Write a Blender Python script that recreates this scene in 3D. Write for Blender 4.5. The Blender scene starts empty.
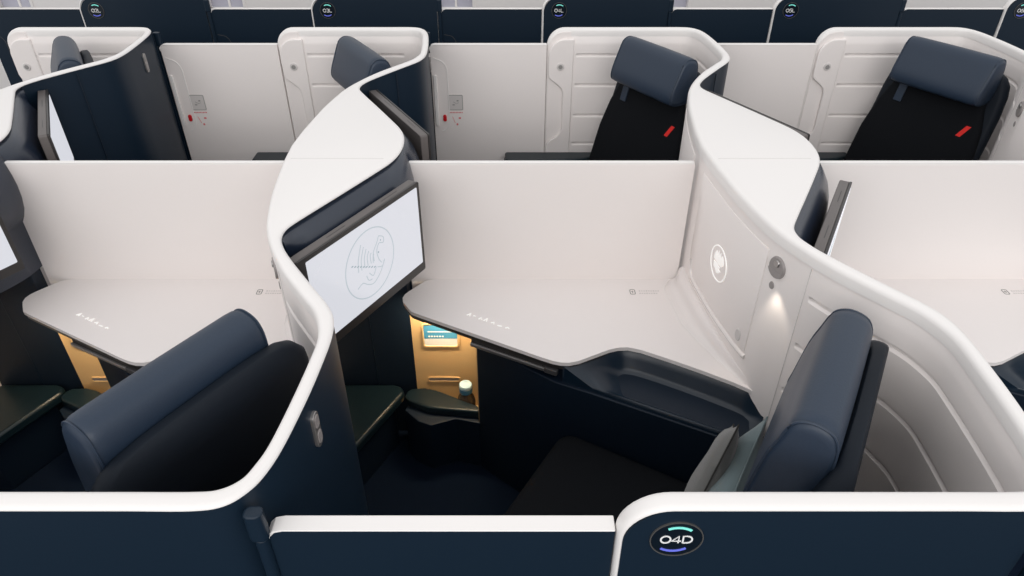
import bpy, bmesh, math, random
from mathutils import Vector, Matrix
random.seed(4)
C = bpy.context.scene.collection
PITCH = 1.244          # spacing of the suites along the cabin
YC = 1.99              # the divider between the paired suites
YL = 3.275             # offset of the window-side row
PI = math.pi

# ------------------------------------------------------------------ materials
def mat(name, col, rough=.5, spec=.5, metal=0., bump=None, coat=0., emit=None, sheen=0.):
    m = bpy.data.materials.new(name); m.use_nodes = True
    nt = m.node_tree; b = nt.nodes['Principled BSDF']
    b.inputs['Base Color'].default_value = (*col, 1)
    b.inputs['Roughness'].default_value = rough
    b.inputs['Specular IOR Level'].default_value = spec
    b.inputs['Metallic'].default_value = metal
    b.inputs['Coat Weight'].default_value = coat
    b.inputs['Sheen Weight'].default_value = sheen
    if emit:
        b.inputs['Emission Color'].default_value = (*emit[0], 1)
        b.inputs['Emission Strength'].default_value = emit[1]
    if bump:
        scale, strength, var = bump
        tc = nt.nodes.new('ShaderNodeTexCoord')
        nz = nt.nodes.new('ShaderNodeTexNoise'); nz.inputs['Scale'].default_value = scale
        nz.inputs['Detail'].default_value = 3
        bp = nt.nodes.new('ShaderNodeBump'); bp.inputs['Strength'].default_value = strength
        bp.inputs['Distance'].default_value = .002
        nt.links.new(tc.outputs['Object'], nz.inputs['Vector'])
        nt.links.new(nz.outputs['Fac'], bp.inputs['Height'])
        nt.links.new(bp.outputs['Normal'], b.inputs['Normal'])
        if var:
            mx = nt.nodes.new('ShaderNodeMix'); mx.data_type = 'RGBA'
            mx.inputs['A'].default_value = (*[c * (1 - var) for c in col], 1)
            mx.inputs['B'].default_value = (*[min(1, c * (1 + var)) for c in col], 1)
            nt.links.new(nz.outputs['Fac'], mx.inputs['Factor'])
            nt.links.new(mx.outputs['Result'], b.inputs['Base Color'])
    return m

M = dict(
    white=mat('white_plastic', (.86, .83, .81), .34, .5, bump=(90, .02, 0)),
    cream=mat('cream_plastic', (.89, .835, .81), .42, .45, bump=(120, .03, .01)),
    table=mat('pale_laminate', (.86, .81, .79), .52, .3, bump=(120, .02, .01)),
    navy=mat('navy_plastic', (.0065, .017, .032), .42, .32, bump=(160, .04, .08)),
    navy_dark=mat('midnight_plastic', (.005, .012, .024), .5, .3, bump=(160, .04, .08)),
    tray=mat('navy_tray', (.006, .016, .03), .3, .5, bump=(160, .02, .05)),
    leather=mat('navy_leather', (.018, .032, .057), .42, .45, bump=(260, .12, .12)),
    pad=mat('dark_teal_leather', (.006, .016, .022), .35, .5, bump=(260, .12, .12)),
    fabric=mat('black_fabric', (.006, .007, .009), .9, .15, bump=(700, .3, .2)),
    backshell=mat('dark_navy_shell', (.007, .011, .018), .55, .2, bump=(160, .03, .05)),
    carpet=mat('navy_carpet', (.005, .011, .025), .95, .1, bump=(420, .8, .5)),
    bezel=mat('graphite_bezel', (.028, .025, .024), .35, .5, bump=(160, .02, .03)),
    bezel_top=mat('grey_bezel_edge', (.12, .105, .10), .4, .5, bump=(160, .02, .03)),
    screen=mat('lit_screen', (.02, .02, .025), .15, .5, emit=((.68, .69, .74), 1.0)),
    screen_mark=mat('screen_emblem', (.02, .02, .025), .2, .5, emit=((.47, .53, .57), 1.0)),
    screen_dot=mat('screen_emblem_dark', (.02, .02, .025), .2, .5, emit=((.30, .38, .42), 1.0)),
    grey=mat('warm_grey_plastic', (.30, .275, .268), .35, .5, bump=(160, .02, .03)),
    grey_dark=mat('dark_grey_plastic', (.06, .058, .06), .35, .5, bump=(160, .02, .03)),
    silver=mat('brushed_metal', (.42, .40, .39), .3, .5, metal=.8, bump=(90, .04, .05)),
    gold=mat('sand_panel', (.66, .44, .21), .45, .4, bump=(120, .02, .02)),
    red=mat('red_plastic', (.62, .012, .02), .35, .5, bump=(120, .02, .02)),
    tick=mat('red_woven_accent', (.80, .035, .03), .7, .2, bump=(700, .2, .05)),
    mint=mat('mint_ring_light', (.2, .7, .62), .4, .4, emit=((.22, .78, .68), .45)),
    violet=mat('violet_ring_light', (.12, .14, .6), .4, .4, emit=((.14, .17, .72), .45)),
    ink=mat('white_marking', (.85, .85, .85), .5, .3, emit=((.8, .8, .8), .12)),
    mark=mat('grey_marking', (.30, .29, .28), .6, .3),
    faint=mat('faint_grey_marking', (.66, .625, .61), .6, .3),
    pinkmark=mat('red_marking', (.70, .22, .22), .6, .3),
    ring=mat('badge_ring', (.13, .125, .12), .4, .5, metal=.4),
    badge=mat('badge_face', (.004, .009, .016), .3, .5),
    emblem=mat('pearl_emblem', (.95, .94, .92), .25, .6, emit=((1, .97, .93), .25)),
    teal=mat('teal_card', (.07, .30, .50), .5, .3),
    card=mat('white_card', (.80, .80, .76), .5, .3),
    cap=mat('pale_blue_cap', (.48, .66, .74), .35, .5),
    capside=mat('blue_cap_band', (.06, .22, .36), .35, .5),
    pillow=mat('teal_grey_pillow', (.135, .18, .19), .85, .2, bump=(500, .25, .1), sheen=.3),
    greypillow=mat('grey_pillow', (.155, .155, .15), .85, .2, bump=(500, .25, .1), sheen=.3),
    seam=mat('pillow_seam', (.045, .044, .042), .9, .1),
    hood=mat('navy_hood', (.010, .018, .036), .27, .75, bump=(260, .08, .08)),
    sill=mat('glossy_sill', (.84, .79, .77), .2, .5, bump=(120, .02, .01)),
    pane=mat('window_pane', (.50, .50, .58), .25, .5),
)
g = bpy.data.materials.new('bottle_glass'); g.use_nodes = True
b = g.node_tree.nodes['Principled BSDF']; b.inputs['Base Color'].default_value = (.10, .075, .055, 1)
b.inputs['Roughness'].default_value = .08; b.inputs['Transmission Weight'].default_value = .35
M['bottle'] = g

# ------------------------------------------------------------------ mesh helpers
class MB:
    def __init__(s): s.v = []; s.f = []
    def add(s, vs, fs):
        n = len(s.v); s.v += [tuple(p) for p in vs]; s.f += [tuple(i + n for i in f) for f in fs]; return s
    def box(s, x0, x1, y0, y1, z0, z1):
        vs = [(x, y, z) for z in (z0, z1) for y in (y0, y1) for x in (x0, x1)]
        return s.add(vs, [(0, 2, 3, 1), (4, 5, 7, 6), (0, 1, 5, 4), (2, 6, 7, 3), (0, 4, 6, 2), (1, 3, 7, 5)])
    def loft(s, rings, closed=True, cap=True):
        n = len(rings[0]); vs = [p for r in rings for p in r]; fs = []
        for i in range(len(rings) - 1):
            for j in range(n if closed else n - 1):
                k = (j + 1) % n
                fs.append((i * n + j, i * n + k, (i + 1) * n + k, (i + 1) * n + j))
        if cap and closed:
            fs.append(tuple(range(n))[::-1]); fs.append(tuple((len(rings) - 1) * n + j for j in range(n)))
        return s.add(vs, fs)
    def prism(s, poly, z0, z1):
        return s.loft([[(x, y, z0) for x, y in poly], [(x, y, z1) for x, y in poly]])
    def xzprism(s, poly, y0, y1):
        return s.loft([[(x, y0, z) for x, z in poly], [(x, y1, z) for x, z in poly]])
    def framed(s, poly, o, ux, uy, n, d0, d1):          # 2-D outline in a local frame, extruded along n
        o, ux, uy, n = map(Vector, (o, ux, uy, n))
        return s.loft([[o + ux * a + uy * b + n * d for a, b in poly] for d in (d0, d1)])
    def ribbon(s, pts, w, o, ux, uy, n, d0, d1, closed=False):
        o, ux, uy, n = map(Vector, (o, ux, uy, n)); N = len(pts); rings = []
        P = [Vector(p) for p in pts]
        for i in range(N):
            a = P[(i - 1) % N] if (closed or i > 0) else P[i]
            c = P[(i + 1) % N] if (closed or i < N - 1) else P[i]
            t = (c - a); t = t.normalized() if t.length > 1e-9 else Vector((1, 0)); q = Vector((-t.y, t.x)) * w / 2
            A, B = P[i] + q, P[i] - q
            rings.append([o + ux * A.x + uy * A.y + n * d0, o + ux * B.x + uy * B.y + n * d0,
                          o + ux * B.x + uy * B.y + n * d1, o + ux * A.x + uy * A.y + n * d1])
        if closed: rings.append(rings[0]); return s.loft(rings, cap=False)
        return s.loft(rings)
    def disc(s, r, o, ux, uy, n, d0, d1, seg=28, ry=None, r1=None):
        ry = ry or r; k = 1 if r1 is None else r1 / r
        o, ux, uy, n = map(Vector, (o, ux, uy, n))
        R = [[o + ux * (f * r * math.cos(t)) + uy * (f * ry * math.sin(t)) + n * d for t in [2 * PI * i / seg for i in range(seg)]]
             for d, f in ((d0, 1), (d1, k))]
        return s.loft(R)
    def tube(s, pts, r, seg=8):
        rings = []; N = len(pts); P = [Vector(p) for p in pts]
        for i in range(N):
            t = (P[min(i + 1, N - 1)] - P[max(i - 1, 0)]).normalized()
            h = Vector((0, 0, 1)) if abs(t.z) < .9 else Vector((1, 0, 0))
            a = t.cross(h).normalized(); c = t.cross(a)
            rings.append([P[i] + a * r * math.cos(2 * PI * j / seg) + c * r * math.sin(2 * PI * j / seg) for j in range(seg)])
        return s.loft(rings)

class Ctx: mir = False; org = (0, 0); 
def put(name, mb, m, parent=None, bevel=0, seg=2, smooth=True, angle=35):
    me = bpy.data.meshes.new(name)
    ox, oy = Ctx.org
    vs = [((x - ox), ((2 * YC - y) if Ctx.mir else y) - oy, z) for x, y, z in mb.v]
    me.from_pydata(vs, [], mb.f); me.update()
    bm = bmesh.new(); bm.from_mesh(me)
    bmesh.ops.remove_doubles(bm, verts=bm.verts, dist=1e-6)
    bmesh.ops.recalc_face_normals(bm, faces=bm.faces)
    for e in bm.edges:
        e.smooth = not (len(e.link_faces) == 2 and e.calc_face_angle(0) > math.radians(angle))
    for f in bm.faces: f.smooth = smooth
    bm.to_mesh(me); bm.free()
    me.materials.append(M[m])
    o = bpy.data.objects.new(name, me); C.objects.link(o)
    if parent: o.parent = parent
    else: o.location = (ox, oy, 0)
    if bevel:
        md = o.modifiers.new('edge', 'BEVEL'); md.width = bevel; md.segments = seg
        md.limit_method = 'ANGLE'; md.angle_limit = math.radians(30); md.harden_normals = True
    return o
def tag(o, label, cat, group=None, kind=None):
    o['label'] = label; o['category'] = cat
    if group: o['group'] = group
    if kind: o['kind'] = kind
    return o
def root(name, label, cat, org, mir=False, group=None):
    Ctx.mir = mir; Ctx.org = (org[0], 2 * YC - org[1] if mir else org[1])
    o = bpy.data.objects.new(name, None); C.objects.link(o); o.empty_display_size = .1
    o.location = (Ctx.org[0], Ctx.org[1], 0)
    return tag(o, label, cat, group, 'thing')
def copy_tree(o, dx=0, dy=0, label=None, group=None):
    def cp(s, par):
        c = s.copy(); C.objects.link(c)
        if par: c.parent = par
        for ch in kids.get(s.name, []): cp(ch, c)
        return c
    kids = {}
    for x in o.children_recursive: kids.setdefault(x.parent.name, []).append(x)
    r = cp(o, None); r.location.x += dx; r.location.y += dy
    if label: r['label'] = label
    if group: r['group'] = group
    return r
def catmull(P, n):
    out = []; N = len(P)
    for i in range(N - 1):
        p0, p1, p2, p3 = (P[max(i - 1, 0)], P[i], P[i + 1], P[min(i + 2, N - 1)])
        for k in range(n):
            t = k / n
            out.append(tuple(.5 * (2 * b + (c - a) * t + (2 * a - 5 * b + 4 * c - d) * t * t + (3 * b - a - 3 * c + d) * t ** 3)
                             for a, b, c, d in zip(p0, p1, p2, p3)))
    out.append(tuple(P[-1])); return out
def arc(cx, cy, r, a0, a1, n=12, ry=None):
    ry = ry or r
    return [(cx + r * math.cos(math.radians(a0 + (a1 - a0) * i / n)), cy + ry * math.sin(math.radians(a0 + (a1 - a0) * i / n))) for i in range(n + 1)]
def rrect(w, h, r, n=5):
    p = []
    for cx, cy, a in ((w/2-r, h/2-r, 0), (-w/2+r, h/2-r, 90), (-w/2+r, -h/2+r, 180), (w/2-r, -h/2+r, 270)):
        p += arc(cx, cy, r, a, a + 90, n)
    return p
def interp(x, T):
    if x <= T[0][0]: return T[0][1]
    for (a, u), (b, v) in zip(T, T[1:]):
        if x <= b: return u + (v - u) * (x - a) / (b - a)
    return T[-1][1]

# ------------------------------------------------------------------ lettering
GLYPH = {
    '0': [arc(.5, .5, .5, 0, 360, 28)],
    'O': [arc(.5, .5, .5, 0, 360, 28)],
    '2': [[(.06, .80)] + arc(.5, .72, .42, 150, -30, 12, .28) + [(.05, 0), (1, 0)]],
    '3': [arc(.45, .75, .42, 140, -85, 12, .25) + arc(.45, .26, .5, 85, -140, 12, .26)],
    '4': [[(.98, .27), (.02, .27), (.72, 1), (.72, 0)]],
    '5': [[(.95, 1), (.15, 1), (.10, .56)] + arc(.45, .33, .5, 110, -140, 14, .33)],
    '6': [arc(.5, .32, .45, 0, 360, 20, .32), [(.08, .40), (.25, .75), (.75, 1)]],
    'D': [[(.05, 0), (.05, 1), (.5, 1)] + arc(.5, .5, .48, 90, -90, 14) + [(.05, 0)]],
    'L': [[(.05, 1), (.05, 0), (.85, 0)]],
}
def write(mb, text, h, w, gap, stroke, o, ux, uy, n, d0, d1):
    tot = len(text) * w + (len(text) - 1) * gap; x = -tot / 2
    for i, ch in enumerate(text):
        for st in GLYPH[ch]:
            mb.ribbon([(x + a * w, (c - .5) * h) for a, c in st], stroke, o, ux, uy, n, d0 - i * 1e-5, d1 - i * 1e-5)
        x += w + gap
def emblem_strokes():                                  # winged sea creature inside a ring, unit radius
    S = []
    for i in range(6):                                 # wing feathers sweeping up
        a = .78 - i * .11
        S.append([(-.50 + i * .13, -.02), (-.46 + i * .12, .30 - i * .02), (-.28 + i * .09, a - .06)])
    S.append([(.10, -.05), (.16, .25), (.34, .46), (.44, .62)])                # neck
    S.append([(.44, .62), (.62, .50), (.60, .34), (.42, .40), (.30, .22), (.34, -.05), (.44, -.22)])   # head and breast
    S.append([(-.62, -.48), (-.40, -.42), (-.22, -.56), (.02, -.66), (.30, -.52), (.50, -.30), (.58, -.18)])   # tail
    S.append([(-.10, -.26), (.05, -.42), (.20, -.22)])
    S.append([(-.22, -.28), (-.16, -.46), (-.02, -.50)])
    return S
DOTS = [(-.70 + i * .105, .28 - .060 * i) for i in range(9)]
WING = [(-.62, .02), (-.58, .38), (-.40, .66), (-.30, .40), (-.16, .76), (-.05, .42), (.12, .80), (.16, .45), (.34, .72),
        (.52, .52), (.60, .25), (.46, .05), (.10, -.02)]
BODY = [(-.56, -.12), (-.10, -.08), (.26, -.14), (.12, -.30), (.42, -.30), (.22, -.52), (-.05, -.66), (-.22, -.50), (-.50, -.44)]

# ------------------------------------------------------------------ the plan of a suite wall: (left edge), (right edge)
LR = [((.245, .691), (.245, .655)), ((.34, .691), (.34, .655)), ((.50, .691), (.50, .655)), ((.66, .691), (.66, .655)),
      ((.755, .691), (.765, .655)), ((.792, .695), (.81, .664)), ((.818, .713), (.838, .69)), ((.831, .742), (.855, .725)),
      ((.842, .795), (.868, .79)), ((.852, .90), (.880, .90)), ((.858, 1.0), (.886, 1.0)), ((.859, 1.06), (.887, 1.068)),
      ((.849, 1.108), (.879, 1.125)), ((.829, 1.156), (.857, 1.173)), ((.785, 1.218), (.812, 1.237)), ((.728, 1.299), (.755, 1.319)),
      ((.690, 1.358), (.717, 1.377)), ((.664, 1.402), (.696, 1.418)), ((.640, 1.45), (.686, 1.453)), ((.620, 1.51), (.690, 1.495)),
      ((.606, 1.58), (.72, 1.555)), ((.591, 1.68), (.775, 1.655)), ((.580, 1.80), (.84, 1.775)), ((.574, 1.89), (.886, 1.865)),
      ((.571, 1.95), (.905, 1.93)), ((.569, 1.99), (.910, 1.99))]
BULGE = [(1.30, 0), (1.358, .004), (1.402, .008), (1.45, .011), (1.51, .011), (1.58, .009), (1.68, .006), (1.80, .003), (1.90, 0)]
LR = [((a + .004 + interp(b_, BULGE), b_ + (.006 if b_ < .75 else 0)), (c_ + .004, d_ + (.006 if d_ < .73 else 0))) for (a, b_), (c_, d_) in LR]
SUB = 5
Ls = catmull([l for l, r in LR], SUB); Rs = catmull([r for l, r in LR], SUB)
ST = [i / SUB for i in range(len(Ls))]                 # station number
ZT = 1.17
def Lx(y):                                             # x of the left (seat-side) face at a given y, cap zone
    return interp(y, sorted([(p[1], p[0]) for p in Ls[11 * SUB:]]))

def rim_profile(L, R, up, base):
    L, R = Vector(L), Vector(R); d = R - L; w = d.length; t = d / w; up = Vector(up)
    pr = [(0.0, -.034), (0, -.012), (.0018, -.006), (.006, -.0012), (.011, 0), (w - .009, 0), (w - .004, -.0012), (w - .0012, -.004), (w, -.006), (w, -.0075), (w - .012, -.016)]
    return [L + t * a + up * b for a, b in pr]
def aisle_end_rings(y0, y1):
    R = []
    for z in (.02, .5, .9, 1.02): R.append(rim_profile((.162, y1, z), (.162, y0, z), (-1, 0, 0), 0))
    for i in range(0, 11):
        a = math.radians(90 - 9 * i)
        x, z = .242 - .08 * math.sin(a), 1.09 + .08 * math.cos(a)
        R.append(rim_profile((x, y1, z), (x, y0, z), (-math.sin(a), 0, math.cos(a)), 0))
    return R
def corner_top(x):                                     # top of the aisle panel under its rounded corner
    xe = .162 + .0065; rx, rz = .092, .090
    if x >= xe + rx: return ZT - .0065
    q = (xe + rx - x) / rx
    return ZT - .0065 - rz + rz * math.sqrt(max(0, 1 - q * q))
def tang(P, i):
    a = Vector(P[max(i - 1, 0)]); c = Vector(P[min(i + 1, len(P) - 1)]); return (c - a).normalized()

GROOVES = (.618, .763, .912, 1.053)
def groove_mask(i, s):
    x, y = Ls[i]
    if s < 4.6: return 1 if .30 < x < .73 else 0
    return 1 if 7.7 < s < 15.7 else 0
def inner_panel():
    mb = MB(); rings = []
    for i, s in enumerate(ST):
        L, R = Vector(Ls[i]), Vector(Rs[i]); tg = tang(Ls, i); n = Vector((-tg.y, tg.x)) * -1   # toward the shell's inside
        if n.dot(R - L) < 0: n = -n
        b = L + n * .004; k = groove_mask(i, s)
        o_ = -.013 * (1 if s < 5 else .5 if s > 7 else 1 - (s - 5) / 4) * (1 if s < 13 else max(0, 1 - (s - 13) / 4))
        pr = [(.03, o_)]
        for z in GROOVES: pr += [(z - .009, o_), (z - .003, o_ + .007 * k), (z + .003, o_ + .007 * k), (z + .009, o_)]
        pr += [(1.10, o_), (1.112, o_ * .88), (1.135, o_ * .3), (1.152, 0), (1.152, .010), (.03, .010)]
        rings.append([(b.x + n.x * d, b.y + n.y * d, z) for z, d in pr])
    mb.loft(rings); mb.xzprism([(.270, .03), (.270, 1.156)] + arc(.242, 1.084, .072, 90, 180, 10) + [(.170, .03)], .684, .7005)
    return mb
def outer_panel():
    mb = MB(); rings = []
    for x in (.1687, .170, .173, .178, .184, .192, .202, .214, .226, .240):
        zt = corner_top(x); rings.append([(x, .663, .02), (x, .663, zt), (x, .678, zt), (x, .678, .02)])
    for i, s in enumerate(ST):
        if s > 18: break
        if s < .5: continue
        L, R = Vector(Ls[i]), Vector(Rs[i]); tg = tang(Rs, i); n = Vector((tg.y, -tg.x)) * -1
        if n.dot(L - R) < 0: n = -n
        b = R + n * .002; th = .015
        rings.append([(b.x, b.y, .02), (b.x, b.y, 1.1635), (b.x + n.x * th, b.y + n.y * th, 1.158), (b.x + n.x * th, b.y + n.y * th, .02)])
    return mb.loft(rings)
def rim_mesh(aisle_only=False):
    rings = aisle_end_rings(.661, .697)
    for i, s in enumerate(ST):
        if aisle_only and s > 4: break
        rings.append(rim_profile((*Ls[i], ZT), (*Rs[i], ZT), (0, 0, 1), 0))
    return MB().loft(rings)
def housing():
    mb = MB(); rings = []
    prof = [(-.024, 1.155), (-.008, 1.153), (.006, 1.147), (.022, 1.130), (.038, 1.105), (.050, 1.070), (.055, 1.035), (.050, .995), (.032, .955), (.004, .925), (-.010, .905), (-.012, .735), (-.03, .735)]
    for i, s in enumerate(ST):
        if s < 18: continue
        tg = tang(Rs, i); e = Vector((tg.y, -tg.x)); f = min(1, .15 + (s - 18) * .55)
        if s > 22.6: f = f * (1 - .62 * min(1, (s - 22.6) / 2.4) ** 1.5)
        rings.append([(Rs[i][0] + e.x * d * (f if d > 0 else 1), Rs[i][1] + e.y * d * (f if d > 0 else 1), z) for z, d in [(z, d) for d, z in prof]])
    return mb.loft(rings)

def add_badge(shell, num, cx=.2535, cy=.6625, cz=1.094):
    o, ux, uy, n = (cx, cy, cz), (1, 0, 0), (0, 0, 1), (0, -1, 0)
    bd = put('seat_badge', MB().disc(.0395, o, ux, uy, n, -.004, .0012, 40), 'badge', shell)
    put('badge_ring', MB().ribbon(arc(0, 0, .0405, 0, 360, 48)[:-1], .0018, o, ux, uy, n, -.001, .0022, True), 'ring', bd)
    mb = MB(); mb.ribbon(arc(0, -.004, .033, 52, 118, 14), .0042, o, ux, uy, n, .0005, .0022); put('light_arc', mb, 'mint', bd)
    mb = MB(); mb.ribbon(arc(-.003, .006, .034, 236, 306, 14), .0040, o, ux, uy, n, .0005, .0022); put('light_arc', mb, 'violet', bd)
    mb = MB(); write(mb, num, .0165, .0150, .0018, .0025, o, ux, uy, n, .0005, .0020); put('seat_number', mb, 'ink', bd)

def door_post(r):
    mb = MB()
    for zz in (0,):
        mb.prism([(.853 + a, .674 + c) for a, c in rrect(.022, .024, .010, 4)], .02, 1.085)
    p = put('door_post', mb, 'navy', r, .003)
    mb = MB(); mb.prism([(.852 + a, .672 + c) for a, c in rrect(.030, .024, .010, 4)], 1.085, 1.148); put('post_cap', mb, 'navy', p, .005, 3)

def make_shell(mir, num=None):
    r = root('suite_shell', 'x', 'seat shell', (.60, 1.30), mir)
    put('rim', rim_mesh(), 'white', r, angle=50)
    ip = put('inner_panel', inner_panel(), 'cream', r, angle=30)
    op = put('outer_panel', outer_panel(), 'navy', r, angle=50)
    put('screen_housing', housing(), 'hood', r, angle=50)
    # end trim on the seat side of the aisle wall
    poly = [(.285, .03), (.285, 1.128)] + arc(.246, 1.053, .075, 90, 180, 8) + \
           [(.170, .965), (.176, .945), (.215, .915), (.232, .898), (.240, .875), (.242, .70), (.236, .68), (.222, .66), (.182, .632), (.170, .61), (.170, .03)]
    et = put('end_trim', MB().xzprism(poly, .698, .714), 'cream', r, .006, 3)
    o, ux, uy, n = (.226, .714, 1.002), (1, 0, 0), (0, 0, 1), (0, 1, 0)
    k = put('coat_hook', MB().disc(.0185, o, ux, uy, n, -.002, .004, 28, r1=.016), 'faint', r, .001)
    put('hook_button', MB().disc(.011, o, ux, uy, n, .002, .0065, 24, r1=.009), 'mark', k)
    # release plate on the outer back wall
    P = Vector((.8885, 1.075)); tt = Vector((.15, -.99)).normalized()
    o, ux, uy, n = (.8845, .905, 1.080), (.07, 1, 0), (0, 0, 1), (1, -.07, 0)
    pl = put('call_plate', MB().framed(rrect(.026, .082, .0125, 6), o, ux, uy, n, -.004, .004), 'silver', r, .0015)
    mb = MB(); mb.framed(rrect(.018, .030, .0088, 6), (o[0], o[1], o[2] + .02), ux, uy, n, .003, .0055); mb.framed(rrect(.018, .030, .0088, 6), (o[0], o[1], o[2] - .018), ux, uy, n, .003, .0055)
    put('call_button', mb, 'grey', pl, .001)
    # locker front with emblem on the console side of the cap
    rings = []
    ys = [1.925 - (1.925 - 1.49) * i / 20 for i in range(21)]
    for y in ys:
        x = Lx(y) + .006
        zb, zt = .765, 1.105
        q = (y - 1.87) / .055
        if q > 0: zb += .06 * (1 - math.sqrt(max(0, 1 - q * q)))
        rings.append([(x + .004, y, zb), (x - .0035, y, zb + .001), (x - .0045, y, zb + .004), (x - .0045, y, zt - .004), (x - .0035, y, zt - .001), (x + .004, y, zt)])
    lk = put('locker_front', MB().loft(rings), 'cream', r, angle=60)
    pts = []
    for i in range(31):
        y = 1.905 - (1.905 - 1.485) * i / 30; pts.append((Lx(y) + .006 - .0015, y, .756 + (.055 * max(0, (y - 1.885) / .02) if y > 1.885 else 0)))
    put('glint_bead', MB().tube(pts, .008, 10), 'sill', r, angle=60)  # bead added to catch a bright glint below the locker front
    def wallframe(y, z, out):
        a = Vector((Lx(y + .01) - Lx(y - .01), .02)).normalized(); n = Vector((-a.y, a.x, 0))
        if n.x > 0: n = -n
        return (Lx(y) + .006 + n.x * out, y + n.y * out, z), (-a.x, -a.y, 0), (0, 0, 1), n
    fr = wallframe(1.705, .923, .0045)
    mb = MB(); R_ = .053
    em = put('emblem_ring', mb.ribbon([(a * R_ * 1.05, c * R_) for a, c in arc(0, 0, 1, 0, 360, 40)[:-1]], .0036, *fr, -.001, .0016, True), 'emblem', lk)
    mb = MB(); mb.framed([(a * R_ * 1.02, c * R_ * .95) for a, c in WING], *fr, -.001, .0014); put('emblem_wing', mb, 'emblem', lk)
    mb = MB(); mb.framed([(a * R_ * 1.02, c * R_ * .95) for a, c in BODY], *fr, -.001, .0014); put('emblem_body', mb, 'emblem', lk)
    fr = wallframe(1.53, .80, .0045)
    put('locker_catch', MB().disc(.014, *fr, -.001, .0018, 24, .021, .012), 'faint', lk)
    fr = wallframe(1.452, 1.076, .0)
    lamp = put('reading_lamp', MB().disc(.029, *fr, -.002, .007, 32, .031, .026), 'grey', r, .002)
    o = Vector(fr[0]) + Vector((0, 0, .012)) + fr[3] * .007
    put('lamp_ring', MB().disc(.010, o, *fr[1:], -.001, .003, 24, r1=.008), 'silver', lamp)
    put('lamp_shutter', MB().framed([(a, c) for a, c in arc(0, .0, .028, 200, 340, 12)], *fr, .002, .0074), 'grey', lamp)
    fr = wallframe(1.456, 1.020, 0)
    put('lamp_switch', MB().disc(.0095, *fr, -.001, .004, 24, .012, .008), 'grey', r, .001)
    mb = MB(); x = Lx(1.362) + .0032                   # joint line between console side and back wall
    mb.box(x - .0012, x + .004, 1.361, 1.3625, .60, 1.13); put('panel_joint', mb, 'faint', r)
    mb = MB(); mb.box(.60, .870, 1.884, 1.8862, ZT - .002, ZT + .0003); put('cap_joint', mb, 'faint', r) if not mir else None
    i = [k for k, s in enumerate(ST) if s >= 14.4][0]; q = Rs[i]
    mb = MB(); mb.prism([(q[0] + .0012 + a, q[1] + .0012 + c) for a, c in ((-.002, -.001), (.001, -.002), (.002, .001), (-.001, .002))], .03, 1.15); put('outer_joint', mb, 'navy_dark', r)
    door_post(r)
    return r

# ------------------------------------------------------------------ suite doors
def make_door(mir, inner=True):
    r = root('privacy_panel', 'x', 'door', (-.105, .673), mir)
    x0, x1 = -.380, .1605; DZ = -.02; DY = .0145
    poly = [(x0 + .0, .03), (x1, .03), (x1, 1.0975)] + [(x0 + a, c) for a, c in [(.02, 1.0975), (.008, 1.0925), (.0, 1.0815)]]
    put('outer_skin', MB().xzprism(poly, .673, .681), 'navy', r, .001)
    put('inner_skin', MB().xzprism(poly, .681, .700), 'cream', r, .001)
    put('top_rim', MB().xzprism([(x0 - .003, 1.068), (x0 + .0015, 1.083), (x0 + .0105, 1.0935), (x0 + .024, 1.097), (x1, 1.097), (x1, 1.10), (x0 + .022, 1.10), (x0 + .006, 1.096), (x0 - .004, 1.085)], .6725, .7015), 'white', r, .0015, 2)
    n = (0, 1, 0); ux, uy = (1, 0, 0), (0, 0, 1); Y0 = .700
    h = put('pull_handle', MB().framed(rrect(.016, .25, .007), (x0 + .016, Y0, .835), ux, uy, n, -.001, .010), 'white', r, .003)
    mb = MB(); mb.ribbon([(0, .20)] + arc(.02, .13, .045, 80, -10, 10, .06) + [(.066, -.05)] + arc(.02, -.10, .046, 10, -80, 10, .06), .004, (x0 + .01, Y0, .84), ux, uy, n, -.001, .0022)
    put('handle_surround', mb, 'white', h)
    l = put('release_latch', MB().framed(rrect(.017, .034, .008), (-.327, Y0, .749), ux, uy, n, -.001, .008), 'red', r, .003)
    p = put('instruction_plate', MB().framed(rrect(.072, .078, .006), (-.272, Y0, .826), ux, uy, n, -.001, .0012), 'faint', r)
    mb = MB(); mb.ribbon([(a, c) for a, c in rrect(.066, .072, .005)], .0022, (-.272, Y0, .826), ux, uy, n, 0, .002, True)
    mb.framed(rrect(.010, .006, .002), (-.262, Y0, .835), ux, uy, n, 0, .0022); mb.framed(rrect(.012, .005, .002), (-.282, Y0, .815), ux, uy, n, 0, .0022)
    mb.ribbon([(-.012, .012), (.004, .002), (.014, .008)], .0018, (-.272, Y0, .818), ux, uy, n, 0, .0022)
    put('plate_pictogram', mb, 'mark', p)
    mb = MB()
    for i in range(9): mb.framed(rrect(.0052, .0055, .0012, 2), (-.300 + .0072 * i, Y0, .776), ux, uy, n, 0, .0015)
    mb.framed(rrect(.012, .009, .003), (-.255, Y0, .748), ux, uy, n, 0, .0015); mb.framed(rrect(.009, .010, .003), (-.268, Y0, .716), ux, uy, n, 0, .0015)
    mb.ribbon([(-.012, .02), (.0, -.012)], .002, (-.278, Y0, .735), ux, uy, n, 0, .0015)
    put('red_lettering', mb, 'pinkmark', r)
    mb = MB(); mb.ribbon([(-.005, .085)] + arc(.02, .03, .040, 90, 0, 10, .05) + [(.06, -.06)], .003, (x0 + .012, .673, .88), ux, uy, (0, -1, 0), -.001, .0012)
    put('grip_outline', mb, 'grey_dark', r)
    return r

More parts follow.
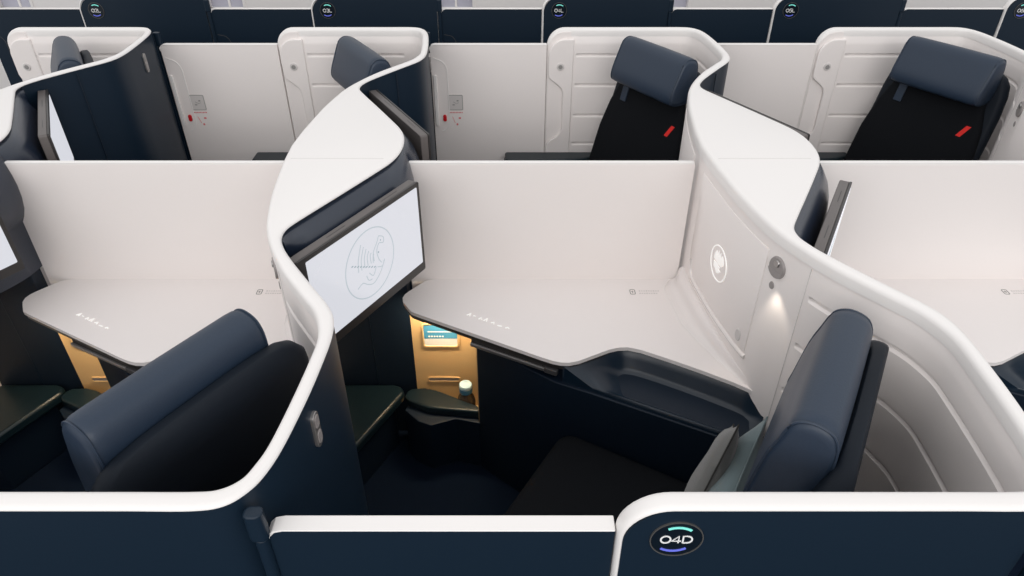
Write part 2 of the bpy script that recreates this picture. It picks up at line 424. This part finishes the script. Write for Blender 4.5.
# ------------------------------------------------------------------ window-row aisle walls
def make_aisle_wall(num, k, label):
    r = root('aisle_wall', label, 'partition', (.51 + k * PITCH, .67 + YL), False, 'numbered aisle walls of the window row')
    Ctx.org = (.51, .67)
    put('rim', rim_mesh(True), 'white', r, angle=50)
    mb = MB(); rings = []
    for x in (.1687, .170, .173, .178, .184, .192, .202, .214, .226, .240, .255, .268, .84): 
        zt = corner_top(x); rings.append([(x, .663, .02), (x, .663, zt), (x, .690, zt), (x, .690, .02)])
    put('panel', mb.loft(rings), 'navy', r, angle=50)
    mb = MB().loft([rim_profile((x, .697, ZT), (x, .661, ZT), (0, 0, 1), 0) for x in (.6, .84)]); put('rim_end', mb, 'white', r)
    add_badge(r, num)
    door_post(r)
    return r

# ------------------------------------------------------------------ seats
def seat_map(u, w, z): return (.6 - .857 * u + .514 * w, 1.0 + .514 * u + .857 * w, z)
def ufront(z): return .155 + (.42 - z) * .27
def make_seat(mir):
    r = root('recliner_chair', 'x', 'seat', (.52, 1.05), mir)
    mb = MB(); rings = []
    Zs = [(.40, .235), (.44, .25), (.60, .272), (.76, .266), (.88, .242), (.96, .212), (1.03, .195), (1.07, .18), (1.095, .15), (1.105, .10)]
    ZB = [(.40, .245), (.60, .272), (.80, .27), (.94, .265), (1.02, .255), (1.06, .242), (1.088, .22), (1.104, .19), (1.112, .14), (1.115, .08)]
    def ring(z, hw, uf, ub, n=5):
        c = (uf + ub) / 2; t = uf - ub; q = min(.032, t / 2 - .002, hw - .002)
        return [seat_map(c + a, b_, z) for a, b_ in rrect(t, 2 * hw, q, n)]
    for z, hw in Zs:
        k = 1 if z < 1.08 else max(.35, 1 - (z - 1.08) / .085)
        uf = ufront(z); rings.append(ring(z, hw, uf - .012 * (1 - k), uf - .035 * k - .008))
    put('backrest', MB().loft(rings), 'fabric', r, angle=60)
    rings = []
    for z, hw in ZB:
        k = 1 if z < 1.07 else max(.4, 1 - (z - 1.07) / .085)
        uf = ufront(z) - .028; rings.append(ring(z, hw, uf - .012 * (1 - k), uf - .050 * k - .004))
    bs = put('back_shell', MB().loft(rings), 'backshell', r, angle=60)
    # headrest bolster
    dz = .032 if mir else -.05
    cs = [(-.060, 1.09), (-.058, 1.135), (-.045, 1.166), (-.018, 1.178), (.006, 1.176), (.026, 1.160), (.039, 1.118), (.053, 1.066), (.067, 1.02 + dz), (.072, .985 + dz), (.064, .965 + dz), (.035, .956 + dz), (-.012, .957 + dz), (-.036, .972 + dz), (-.048, 1.02 + dz)]
    if mir: cs[6:] = [(.043, 1.122), (.060, 1.082), (.073, 1.048), (.078, 1.018), (.069, .998), (.036, .988), (-.012, .989), (-.038, 1.002), (-.052, 1.04)]
    cs = catmull(cs + [cs[0]], 3)[:-1]
    cu = sum(a for a, c in cs) / len(cs); cz = sum(c for a, c in cs) / len(cs)
    rings = []
    w0 = .010 if mir else -.012
    for w, f in ((-.192, .80), (-.190, .88), (-.184, .95), (-.172, .99), (-.155, 1), (0, 1.01), (.155, 1), (.172, .99), (.184, .95), (.190, .88), (.192, .80)):
        rings.append([seat_map(cu + (a - cu) * f, w * (1.05 if mir else 1) + w0, cz + (c - cz) * f) for a, c in cs])
    h = put('headrest', MB().loft(rings), 'leather', r, angle=60)
    for sgn in (-1, 1):
        mb = MB()
        pts = [seat_map(cu + (a - cu) * .955, sgn * .1845 * (1.05 if mir else 1) + w0, cz + (c - cz) * .955) for a, c in cs]
        put('piping', mb.tube(pts + [pts[0]], .0026, 6), 'leather', h)
    mb = MB(); z0 = .94
    rings = []
    for z in (.905, .91, .975, 1.0): rings.append([seat_map(ufront(z) + d, w, z) for d, w in ((-.004, -.165), (.006, -.165), (.006, -.128), (-.004, -.128))])
    put('strap', mb.loft(rings), 'leather', r, .002)
    mb = MB(); uz = ufront(.875)
    mb.loft([[seat_map(ufront(z) + d, w, z) for w, z in ((.160, .850), (.180, .850), (.205, .898), (.185, .898))] for d in (-.004, .0022)])
    put('red_accent', mb, 'tick', r)
    # cushion, base
    outline = [(.13, -.235), (.13, .235)] + [(.600 + a, .18 + c) for a, c in arc(0, 0, .05, 90, 0, 5)] + [(.600 + a, -.18 + c) for a, c in arc(0, 0, .05, 0, -90, 5)]
    mb = MB().loft([[seat_map(u, w, z) for u, w in outline] for z in (.31, .425)]); put('cushion', mb, 'fabric', r, .022, 4)
    outline = [(.02, -.21), (.02, .21), (.56, .20), (.56, -.20)]
    mb = MB().loft([[seat_map(u, w, z) for u, w in outline] for z in (.0, .31)]); put('seat_base', mb, 'navy_dark', r, .01)
    mb = MB()
    mb.prism([(-.04, .712), (.43, .712), (.44, .76), (.36, .80), (.0, .84), (-.04, .81)], .0, .555); a = put('armrest', mb, 'navy_dark', r, .012, 3)
    mb = MB(); mb.prism([(-.035, .714), (.43, .714), (.43, .755), (.355, .793), (.0, .832), (-.035, .805)], .555, .578); put('armrest_pad', mb, 'pad', a, .010, 3)
    return r

# ------------------------------------------------------------------ monitors
MD = Vector((.486, .874, 0)); MN = Vector((.874, -.486, 0))
def make_monitor(mir):
    r = root('monitor', 'x', 'screen', (-.41, 1.69), mir)
    C1 = Vector((-.268, 1.818, 0)); LEN, ZB, ZU = .497, .832, 1.13
    mid = C1 - MD * (LEN / 2) + Vector((0, 0, (ZB + ZU) / 2)); H = ZU - ZB; up = (0, 0, 1)
    put('bezel', MB().framed(rrect(LEN, H, .006, 3), mid, MD, up, MN, -.007, 0), 'bezel', r, .0012)
    put('back_cover', MB().framed(rrect(LEN - .001, H - .001, .007, 3), mid, MD, up, MN, -.034, -.007), 'bezel_top', r, .003)
    put('mount', MB().framed(rrect(.16, .12, .01, 3), mid + MD * .05 - Vector((0, 0, .02)), MD, up, MN, -.125, -.034), 'grey_dark', r, .003)
    mb = MB()
    for a in (-.12, .10): mb.framed([(a, H / 2 - .004), (a + .07, H / 2 - .004), (a + .07, H / 2 - .0001), (a, H / 2 - .0001)], mid, MD, up, MN, -.020, -.018)
    put('vent_slots', mb, 'bezel', r)
    W, Hs = LEN - .042, H - .044; sc = mid + Vector((0, 0, .009)) + MD * .008
    s = put('screen', MB().framed(rrect(W, Hs, .003, 2), sc, MD, up, MN, -.002, .0012), 'screen', r)
    if not mir:
        fr = (sc - MD * .004, MD, up, MN); q = .102
        mb = MB(); mb.ribbon([(a * q, c * q) for a, c in arc(0, 0, 1, 0, 360, 48)[:-1]], .0034, *fr, .0008, .0017, True)
        put('emblem_ring', mb, 'screen_mark', s); e = s
        for st in emblem_strokes() + [[(.25, -.26), (.45, -.34), (.55, -.20)]]: put('emblem_line', MB().ribbon([(a * q, c * q) for a, c in catmull(st, 5)], .0028, *fr, .0008, .0017), 'screen_mark', s)
        mb = MB()
        for a, c in DOTS: mb.framed(rrect(.0075, .0035, .001, 2), fr[0] + MD * a * q + Vector((0, 0, c * q)), *fr[1:], .0008, .0018)
        put('emblem_lettering', mb, 'screen_dot', e); mb = MB()
        mb.disc(.0022, fr[0] + MD * .50 * q + Vector((0, 0, .46 * q)), *fr[1:], .0008, .0018, 10); put('emblem_eye', mb, 'screen_dot', e); mb = MB(); mb.disc(.0028, fr[0] + MD * .36 * q + Vector((0, 0, .15 * q)), *fr[1:], .0008, .0018, 10)
        put('emblem_dot', mb, 'screen_dot', e)
    return r

# ------------------------------------------------------------------ dividers and side consoles
def make_divider():
    r = root('divider', 'x', 'divider', (.12, YC))
    poly = [(-.345, .60), (.545, .60), (.555, .612), (.562, .63), (.565, .66), (.565, 1.104), (.561, 1.108), (-.340, 1.108), (-.345, 1.104)]
    put('panel', MB().xzprism(poly, 1.981, 1.999), 'cream', r, .003, 3)
    put('top_edge', MB().box(-.342, .562, 1.9815, 1.9985, 1.104, 1.1125), 'white', r, .002)
    return r
CUB0, CUB1 = Vector((-.335, 1.822, 0)), Vector((-.111, 1.683, 0))
CD = (CUB1 - CUB0).normalized(); CN = Vector((CD.y, -CD.x, 0)) * 1
if CN.y > 0: CN = -CN                                  # faces the passenger
def make_console():
    r = root('side_console', 'x', 'console', (.10, 1.78))
    wall = [(Lx(y) + .010, y) for y in (1.385, 1.41, 1.45, 1.51, 1.58, 1.68, 1.80, 1.89)] + [(.578, 1.95), (.571, 1.981)]
    front = [(-.345, 1.829), (-.325, 1.797), (-.30, 1.782), (-.226, 1.742), (-.05, 1.6465), (.09, 1.5705), (.120, 1.556), (.143, 1.549), (.168, 1.548), (.195, 1.556), (.262, 1.592), (.292, 1.608), (.320, 1.617), (.348, 1.618), (.385, 1.606), (.46, 1.565), (.542, 1.517), (.625, 1.464), (.664, 1.434), (.684, 1.408), (.693, 1.388)]
    poly = [(-.268, 1.981), (-.296, 1.970), (-.345, 1.908), (-.356, 1.890), (-.3605, 1.872), (-.357, 1.850)] + front + wall
    put('worktop', MB().prism(poly, .667, .68), 'table', r, .004, 3)
    put('worktop_underside', MB().prism([(x * .998 + .002, y + .004) for x, y in poly[4:4 + 14]] + [(.10, 1.75), (-.30, 1.90)], .650, .6668), 'bezel', r)
    # moulded sill where the table meets the locker wall
    rings = []; ys = [1.976 - (1.976 - 1.455) * i / 30 for i in range(31)]
    for y in ys:
        f = min(1, max(0, (y - 1.45) / .28)); x = Lx(y) + .008
        g_ = 1 - max(0, (y - 1.93) / .05) * .4
        pr = [(0, .735), (.012, .7345), (.022, .731), (.028, .724), (.031, .716), (.034, .702), (.038, .694), (.050, .686), (.072, .681), (.074, .676), (0, .676)]
        rings.append([(x - d * (.10 + .90 * f) * g_, y, .676 + (z - .676) * (.45 + .55 * f)) for d, z in pr])
    put('wall_sill', MB().loft(rings), 'sill', r, angle=60)
    # cabinet below
    body = [(-.115, 1.752), (-.110, 1.742), (.06, 1.600), (.13, 1.548), (.236, 1.498), (.655, 1.284), (.69, 1.335), (.655, 1.42), (.60, 1.58), (.565, 1.972), (-.095, 1.972)]
    cb = put('cabinet', MB().prism(body, .0, .602), 'navy_dark', r, .004)
    upper = [(-.115, 1.752), (-.110, 1.742), (.13, 1.580), (.17, 1.566), (.262, 1.612), (.34, 1.637), (.42, 1.607), (.55, 1.532), (.64, 1.475), (.60, 1.58), (.565, 1.972), (-.095, 1.972)]
    put('cabinet_top', MB().prism(upper, .60, .655), 'navy_dark', cb)
    put('footwell_back', MB().box(-.655, -.352, 1.925, 1.979, .0, .83), 'navy_dark', cb, .003)
    put('footwell_seam', MB().box(-.4955, -.4935, 1.924, 1.93, .02, .80), 'tray', cb)
    NA, NB_ = Vector((-.353, 1.926, 0)), Vector((-.093, 1.926, 0)); nd = (NB_ - NA).normalized(); nn = Vector((nd.y, -nd.x, 0))
    q = [NA, NB_, NB_ - nn * .012, NA - nn * .012]
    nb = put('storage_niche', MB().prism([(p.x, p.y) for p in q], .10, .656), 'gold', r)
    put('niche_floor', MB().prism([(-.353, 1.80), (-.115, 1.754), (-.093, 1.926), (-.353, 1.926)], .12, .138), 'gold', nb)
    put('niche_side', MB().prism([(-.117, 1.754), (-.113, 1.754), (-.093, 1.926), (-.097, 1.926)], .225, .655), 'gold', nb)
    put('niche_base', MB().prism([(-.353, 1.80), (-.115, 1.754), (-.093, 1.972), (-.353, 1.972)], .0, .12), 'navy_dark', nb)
    def pn(x): return NA.y + (x - NA.x) * nd.y / nd.x
    fr = (Vector((-.2515, pn(-.2515), .480)), nd, (0, 0, 1), nn)
    put('pocket_frame', MB().ribbon(rrect(.124, .100, .012, 5), .006, *fr, -.002, .006, True), 'gold', nb, .001)
    fr2 = (Vector((-.250, pn(-.250), .271)), nd, (0, 0, 1), nn)
    put('slot', MB().framed(rrect(.112, .016, .007, 5), *fr2, -.002, .0015), 'grey', nb)
    put('slot_frame', MB().ribbon(rrect(.115, .019, .008, 5), .004, *fr2, -.002, .004, True), 'gold', nb)
    # padded ledge in front of the niche
    pad = [(-.388, 1.848), (-.383, 1.874), (-.366, 1.889), (-.318, 1.893), (-.278, 1.882), (-.20, 1.842), (-.126, 1.803), (-.108, 1.785), (-.112, 1.768), (-.20, 1.778), (-.294, 1.790), (-.372, 1.826)]
    lg = put('padded_ledge', MB().prism(pad, .225, .26), 'pad', r, .010, 3)
    base = [(-.378, 1.845), (-.366, 1.872), (-.318, 1.88), (-.278, 1.87), (-.126, 1.792), (-.110, 1.778), (-.112, 1.745), (-.20, 1.768), (-.285, 1.735), (-.33, 1.755), (-.385, 1.81)]
    put('ledge_base', MB().prism(base, .0, .226), 'navy_dark', lg, .004)
    # tray table folded under the edge
    A, B_ = Vector((-.125, 1.698, 0)), Vector((.128, 1.566, 0)); d = (B_ - A).normalized(); n = Vector((d.y, -d.x, 0)); 
    if n.y > 0: n = -n
    def bar(a, b_, n0, n1, z0, z1):
        p = A + d * a + n * n0, A + d * b_ + n * n0, A + d * b_ + n * n1, A + d * a + n * n1
        return MB().prism([(q.x, q.y) for q in p], z0, z1)
    L_ = (B_ - A).length
    tt = put('folded_tray_table', bar(0, L_ - .02, -.03, .006, .636, .650), 'bezel', r, .002)
    put('rail', bar(.0, L_ - .03, .006, .014, .628, .640), 'silver', tt, .002)
    put('rail_stop', bar(L_ - .03, L_ + .012, .0, .016, .626, .645), 'grey_dark', tt, .003)
    # moulded tray
    lip = lambda s: Vector((.236 + (.655 - .236) * s, 1.508 + (1.290 - 1.508) * s))
    EDGE = [(.150, 1.552), (.20, 1.566), (.262, 1.602), (.31, 1.622), (.35, 1.626), (.40, 1.606), (.47, 1.568), (.545, 1.524), (.62, 1.475), (.666, 1.440), (.700, 1.392)]
    E_ = catmull(EDGE, 4); NS = len(E_) - 1; rings = []
    pr = [(.01, .56), (-.006, .603), (.004, .613), (.03, .617), (.07, .614), (.12, .603), (.20, .598), (.45, .596), (.70, .597), (.79, .603), (.85, .618), (.91, .642), (.97, .659), (1.0, .665)]
    for i, e in enumerate(E_):
        s = i / NS; a = lip(max(0, (s - .08) / .92)); e = Vector(e)
        k = min(1, max(0, (s - .06) / .30)); k = k * k * (3 - 2 * k); k2 = 1
        if s > .88: q = (s - .88) / .12; k2 = 1 - .5 * q * q
        row = []
        for t, z in pr:
            p = a.lerp(e, t)
            zz = z if t <= .03 else z + (1 - k * k2) * max(0, (.615 + (.662 - .615) * t) - z) 
            row.append((p.x, p.y, zz))
        row += [(e.x, e.y, .56), (a.x, a.y, .55)]
        rings.append(row)
    put('moulded_tray', MB().loft(rings), 'tray', r, angle=60)
    # markings
    o = (.402, 1.905, .68); ux, uy, n = (1, 0, 0), (0, 1, 0), (0, 0, 1)
    mb = MB(); mb.ribbon(rrect(.016, .026, .004, 4), .0028, o, ux, uy, n, -.0005, .0006, True); mb.ribbon([(-.004, .002), (.003, .0)], .0028, o, ux, uy, n, -.0005, .0006); mb.ribbon([(0, .006), (0, -.006)], .0025, o, ux, uy, n, -.0005, .0006)
    put('table_symbol', mb, 'mark', r)
    mb = MB()
    for j, (y, nn) in enumerate(((.0055, 9), (-.008, 8))):
        for i in range(nn): mb.framed(rrect(.0058, .005 if i % 3 else .0065, .001, 2), (.426 + i * .0078, 1.905 + y, .68), ux, uy, n, -.0005, .0005)
    put('small_print', mb, 'faint', r)
    d3 = Vector((.8797, -.4755, 0)); q3 = Vector((.4755, .8797, 0))
    mb = MB(); c0 = Vector((-.0735, 1.7385, .68)); 
    shapes = [[(0, .0), (.006, .012), (.008, .0)], [(0, .006), (.006, .006)], [(0, .0), (.003, .009), (.008, .002)], [(0, .0), (.004, .014), (.008, .0)], [(0, .002), (.006, .008), (.009, .0)], [(0, 0), (.010, .002)], [(0, 0), (.004, .006), (.009, .002)]]
    xs = [-.070, -.052, -.032, -.016, .006, .028, .052]
    for x, st in zip(xs, shapes): mb.ribbon([(a * 1.35, b_ * 1.15) for a, b_ in st], .0026, c0 + d3 * x * 1.15, d3, q3, n, -.0005, .0022)
    put('raised_lettering', mb, 'emblem', r)
    return r

def make_footrest():
    r = root('footrest', 'x', 'footrest', (-.52, 1.76))
    poly = [(-.645, 1.912), (-.434, 1.912), (-.405, 1.902), (-.391, 1.868), (-.515, 1.62), (-.54, 1.60), (-.645, 1.60)]
    put('cushion', MB().prism(poly, .215, .26), 'pad', r, .014, 4)
    put('base', MB().prism([(-.64, 1.905), (-.44, 1.905), (-.43, 1.86), (-.54, 1.64), (-.64, 1.63)], .0, .216), 'navy_dark', r, .006)
    return r

# ================================================================== the place
def struct(name, mb, m, bevel=0, label=None):
    Ctx.mir = False; Ctx.org = (0, 0)
    o = put(name, mb, m, None, bevel); o['kind'] = 'structure'
    return o
struct('floor', MB().box(-6, 6, -1.2, 5.4, -.05, 0), 'carpet')['label'] = 'dark navy carpet floor under the suites'
# window wall built round its openings
WX = [-3.52, -2.02, -.40, 1.12, 2.66]; WW, WB, WTOP = .26, .80, 1.22
mb = MB(); mb.box(-6, 6, 5.20, 5.30, 0, WB); mb.box(-6, 6, 5.20, 5.30, WTOP, 1.75)
ed = [-6] + [x + s * WW / 2 for x in WX for s in (-1, 1)] + [6]
for a, b_ in zip(ed[0::2], ed[1::2]): mb.box(a, b_, 5.20, 5.30, WB, WTOP)
struct('wall_window_side', mb, 'white', .01)['label'] = 'white cabin side wall beyond the window row'
for i, x in enumerate(WX):
    o = struct('window_%d' % (i + 1), MB().box(x - WW / 2 + .002, x + WW / 2 - .002, 5.27, 5.28, WB + .002, WTOP - .002), 'pane')
    o['label'] = 'grey-lilac cabin window pane in the white side wall'
    f = MB()
    f.xzprism([(x - WW / 2 - .012, WB - .012), (x + WW / 2 + .012, WB - .012), (x + WW / 2 + .012, WB + .004), (x - WW / 2 - .012, WB + .004)], 5.192, 5.21)
    for s in (-1, 1): f.box(x + s * WW / 2 - .010, x + s * WW / 2 + .010, 5.192, 5.21, WB, WTOP)
    f.box(x - .008, x + .008, 5.262, 5.272, WB, WTOP)
    put('window_frame', f, 'white', o, .003)

# shells
D = make_shell(False); add_badge(D, '04D')
D['label'] = 'white-rimmed seat shell around seat 04D, its navy aisle side badged 04D'; D['group'] = 'seat shells in the near row'
Ds = [D]
D0 = copy_tree(D, -PITCH, 0, 'white-rimmed seat shell curving left of the lit screen, behind the foreground black seatback', 'seat shells in the near row')
D1 = copy_tree(D, -2 * PITCH, 0, 'near-row shell cut off by the left picture edge, carrying the leftmost screen', 'seat shells in the near row')
def strip_badge(r):                                    # the other two number plates lie outside the view
    for o in [x for x in r.children_recursive if x.name.split('.')[0] in ('seat_badge', 'badge_ring', 'light_arc', 'seat_number')]:
        bpy.data.objects.remove(o)
strip_badge(D0); strip_badge(D1)
Hs = make_shell(True)
Hl = {-2: 'far-row seat shell at the left edge with a navy outside and silver oval plate',
      -1: 'second far-row seat shell from the left, joined to the shell holding the big lit screen',
      0: 'far-row seat shell joined behind the shell with the round white emblem',
      1: 'far-row seat shell at the right edge, behind the rightmost seat'}
Hs['label'] = Hl[0]; Hs['group'] = 'seat shells in the far row'
for k in (-2, -1, 1): copy_tree(Hs, k * PITCH, 0, Hl[k], 'seat shells in the far row')

# doors
d = make_door(False); tag(d, 'low navy suite door with white top rim, left of the 04D badge', 'door', 'suite doors')
dh = make_door(True); dl = {0: 'cream inner side of suite door with red latch, right of the middle shell',
                            -1: 'cream inner side of suite door with red latch, right of the leftmost navy shell',
                            1: 'cream suite door in far row at right, behind the emblem shell and its screen edge'}
tag(dh, dl[0], 'door', 'suite doors')
for k in (-1, 1): copy_tree(dh, k * PITCH, 0, dl[k], 'suite doors')
ll = {-2: 'low navy suite door left of the 02L badge', -1: 'low navy suite door between badges 02L and 03L', 0: 'low navy suite door between badges 03L and 04L',
      1: 'low navy suite door between badges 04L and 05L', 2: 'low navy suite door right of badge 05L'}
for k in range(-2, 3): copy_tree(d, k * PITCH, YL, ll[k], 'suite doors of the window row')
# numbered walls of the window row
for k, num in ((-2, '02L'), (-1, '03L'), (0, '04L'), (1, '05L'), (2, '06L')):
    make_aisle_wall(num, k, 'navy aisle wall with round badge reading %s beyond the far row' % num if k < 2 else 'navy aisle wall cut off by the top right corner of the picture')

# seats
s = make_seat(False); tag(s, 'navy-headrest seat 04D at right, facing left with pillows on it', 'seat', 'near-row seats')
copy_tree(s, -PITCH, 0, 'seat in left foreground seen from behind, big black back and navy headrest', 'near-row seats')
sh = make_seat(True)
sl = {0: 'black far-row seat with red accent beside the emblem shell', 1: 'black far-row seat with red accent at the right edge',
      -1: 'far-row seat showing its navy headrest above the middle shell', -2: 'far-row seat at far left, only its narrow headrest showing over the navy shell'}
tag(sh, sl[0], 'seat', 'far-row seats')
for k in (-2, -1, 1): copy_tree(sh, k * PITCH, 0, sl[k], 'far-row seats')

# monitors
m_ = make_monitor(False); tag(m_, 'large lit screen with winged emblem in the middle suite', 'screen', 'screens of the near row')
copy_tree(m_, -PITCH, 0, 'screen cut off by the left picture edge beside the left console', 'screens of the near row')
copy_tree(m_, PITCH, 0, 'screen seen edge-on at right, beside the grey shell end', 'screens of the near row')
mh = make_monitor(True); tag(mh, 'far-row screen seen edge-on behind the middle shell', 'screen', 'screens of the far row')
copy_tree(mh, -PITCH, 0, 'far-row screen at the left edge against the navy shell', 'screens of the far row')
copy_tree(mh, PITCH, 0, 'far-row screen edge just showing behind the emblem shell', 'screens of the far row')

# dividers, consoles, footrests
v = make_divider(); tag(v, 'cream divider panel right of the lit screen', 'divider', 'dividers between paired suites')
copy_tree(v, -PITCH, 0, 'cream divider panel at left, behind the foreground black seat', 'dividers between paired suites')
copy_tree(v, PITCH, 0, 'cream divider panel at the right edge', 'dividers between paired suites')
c = make_console(); tag(c, 'white-topped side console in the middle suite with lit niche and navy tray', 'console', 'side consoles')
copy_tree(c, -PITCH, 0, 'white-topped side console at left, partly behind the foreground seat', 'side consoles')
copy_tree(c, PITCH, 0, 'white-topped side console at the right edge, beyond the curved shell', 'side consoles')
f = make_footrest(); tag(f, 'dark padded footrest below the large lit screen', 'footrest', 'footrests')
copy_tree(f, -PITCH, 0, 'dark padded footrest at the left edge', 'footrests')

# things lying about
def make_card():
    nd = Vector((1, 0, 0)); nn = Vector((nd.y, -nd.x, 0)); cx = -.2515; cy = 1.926
    r = root('card', 'x', 'card', (cx, cy))
    fr = (Vector((cx, cy, .480)), nd, (0, 0, 1), nn)
    put('card_face', MB().framed([(-.058, -.047), (.058, -.047), (.058, .047), (-.058, .047)], *fr, .0005, .003), 'card', r)
    put('card_band', MB().framed([(-.058, -.014), (.058, -.014), (.058, .047), (-.058, .047)], *fr, .002, .0036), 'teal', r)
    mb = MB()
    for i in range(6): mb.framed(rrect(.007, .006, .002, 2), fr[0] + nd * (-.040 + .0095 * i) + Vector((0, 0, -.004)), *fr[1:], .003, .0042)
    mb.framed(rrect(.09, .003, .001, 2), fr[0] + Vector((0, 0, .016)), *fr[1:], .003, .0042)
    put('card_print', mb, 'card', r)
    return r
cd = make_card(); tag(cd, 'teal and white card in the lit niche above the bottle', 'card', 'cards in the niches')
copy_tree(cd, -PITCH, 0, 'teal and white card in the lit niche at left, under the console edge', 'cards in the niches')

bx, by = -.166, 1.852; BZ = -.181
r = root('water_bottle', 'small dark bottle with pale blue cap in the lit niche', 'bottle', (bx, by))
def lathe(prof, x, y, seg=28): return MB().loft([[(x + 1.25 * rr * math.cos(2 * PI * i / seg), y + 1.25 * rr * math.sin(2 * PI * i / seg), z + BZ + .0165) for i in range(seg)] for rr, z in prof])
put('bottle_body', lathe([(.024, .3005), (.027, .304), (.027, .385), (.0265, .40), (.023, .418), (.017, .432), (.0145, .440), (.0145, .452)], bx, by), 'bottle', r)
cp = put('cap_band', lathe([(.0185, .444), (.019, .446), (.019, .464), (.0185, .466)], bx, by), 'capside', r)
put('cap_top', lathe([(.0185, .464), (.019, .466), (.0188, .475), (.017, .479), (.010, .4795), (.0095, .478), (.002, .478)], bx, by), 'cap', cp)

def cushion_mesh(S, T, n=16, sharp=2.4):               # soft square pillow with pinched corners
    top = []; bot = []
    for i in range(n + 1):
        for j in range(n + 1):
            a, b_ = 2 * i / n - 1, 2 * j / n - 1
            pin = 1 - .07 * ((1 - abs(a) ** 2) * abs(b_) ** 4 + (1 - abs(b_) ** 2) * abs(a) ** 4)
            th = T / 2 * max(0, (1 - abs(a) ** sharp) * (1 - abs(b_) ** sharp)) ** .55
            wr = .06 * T * math.sin(5 * a + 2 * b_) * (1 - a * a) * (1 - b_ * b_)
            x, y = a * S / 2 * pin, b_ * S / 2 * pin
            top.append((x, y, th + wr)); bot.append((x, y, -th + wr))
    N = (n + 1) ** 2; fs = []
    for i in range(n):
        for j in range(n):
            p = i * (n + 1) + j; fs.append((p, p + 1, p + n + 2, p + n + 1)); fs.append((N + p, N + p + n + 1, N + p + n + 2, N + p + 1))
    return top + bot, fs
def place_cushion(name, label, S, T, centre, ex, ey, mname, sc=(1, 1), seam=None):
    vs, fs = cushion_mesh(S, T); ex = Vector(ex).normalized(); ez = ex.cross(Vector(ey)).normalized(); ey = ez.cross(ex); c_ = Vector(centre)
    r = root(name, label, 'pillow', (c_.x, c_.y))
    put('cover', MB().add([c_ + ex * x * sc[0] + ey * y * sc[1] + ez * z for x, y, z in vs], fs), mname, r, angle=80)
    n = 16; rim = [i * (n + 1) for i in range(n + 1)] + [n * (n + 1) + j for j in range(1, n + 1)] + [(n - i) * (n + 1) + n for i in range(1, n + 1)] + [n - j for j in range(1, n + 1)]
    pts = [c_ + ex * vs[i][0] * sc[0] + ey * vs[i][1] * sc[1] + ez * vs[i][2] for i in rim]
    put('seam', MB().tube(pts, .0022, 5), seam or mname, r)
    return r
U = lambda u, w, z: Vector(seat_map(u, w, z)); du = Vector((-.857, .514, 0)); dw = Vector((.514, .857, 0))
place_cushion('pillow', 'pale teal pillow leaning on the backrest of seat 04D',   .36, .10, U(.145, .03, .61), dw, Vector((0, 0, 1)) - du * .30, 'pillow')
place_cushion('pillow', 'grey pillow standing on its corner before the pale teal pillow', .30, .07, U(.175, .075, .645),
              (dw + Vector((0, 0, 1)) - du * .18), (-dw + Vector((0, 0, 1)) - du * .18), 'greypillow', seam='seam')

# ------------------------------------------------------------------ light
w = bpy.data.worlds.new('cabin'); bpy.context.scene.world = w; w.use_nodes = True
bg = w.node_tree.nodes['Background']; bg.inputs['Color'].default_value = (.98, .985, 1, 1); bg.inputs['Strength'].default_value = .81
def area(name, loc, rot, sx, sy, power, col=(1, 1, 1)):
    l = bpy.data.lights.new(name, 'AREA'); l.shape = 'RECTANGLE'; l.size = sx; l.size_y = sy; l.energy = power; l.color = col
    o = bpy.data.objects.new(name, l); C.objects.link(o); o.location = loc; o.rotation_euler = rot; return o
area('ceiling_light_near_aisle', (0, .1, 3.0), (0, 0, 0), 8, .6, 6, (1, .985, .96))
area('ceiling_light_centre', (0, 2.0, 3.1), (0, 0, 0), 8, .8, 8, (1, .985, .96))
area('ceiling_light_far_aisle', (0, 3.75, 3.0), (0, 0, 0), 8, .6, 6, (1, .985, .96))
area('added_front_fill', (-.8, -5.0, 4.2), (math.radians(62), 0, 0), 11, 2.2, 240, (1, .98, .96))  # unseen fill added behind the camera to brighten upright faces
for k in (-1, 0):                                      # warm lights in the niches
    p = Vector((-.21, 1.865, 0))
    area('niche_light', (p.x + k * PITCH, p.y, .646), (math.radians(20), 0, 0), .20, .03, 2.0, (1, .80, .54))
y = 1.436                                              # reading lamp glow
l = bpy.data.lights.new('reading_light', 'SPOT'); l.energy = .45; l.spot_size = math.radians(70); l.spot_blend = .6; l.color = (1, .9, .76); l.shadow_soft_size = .01
o = bpy.data.objects.new('reading_light', l); C.objects.link(o); o.location = (Lx(y) - .018, y - .010, 1.040); o.rotation_euler = (math.radians(-8), math.radians(-4), 0)

# ------------------------------------------------------------------ camera
cam = bpy.data.cameras.new('camera'); co = bpy.data.objects.new('camera', cam); C.objects.link(co)
cam.sensor_width = 36; cam.lens = 36 * 700 / 1024; cam.clip_start = .02
co.location = (0, 0, 2.03); co.rotation_euler = (math.radians(90 - 35), 0, 0)
sc = bpy.context.scene; sc.camera = co
sc.view_settings.view_transform = 'Standard'; sc.view_settings.look = 'None'; sc.view_settings.gamma = 1
sc.view_settings.use_curve_mapping = False; sc.view_settings.exposure = 0
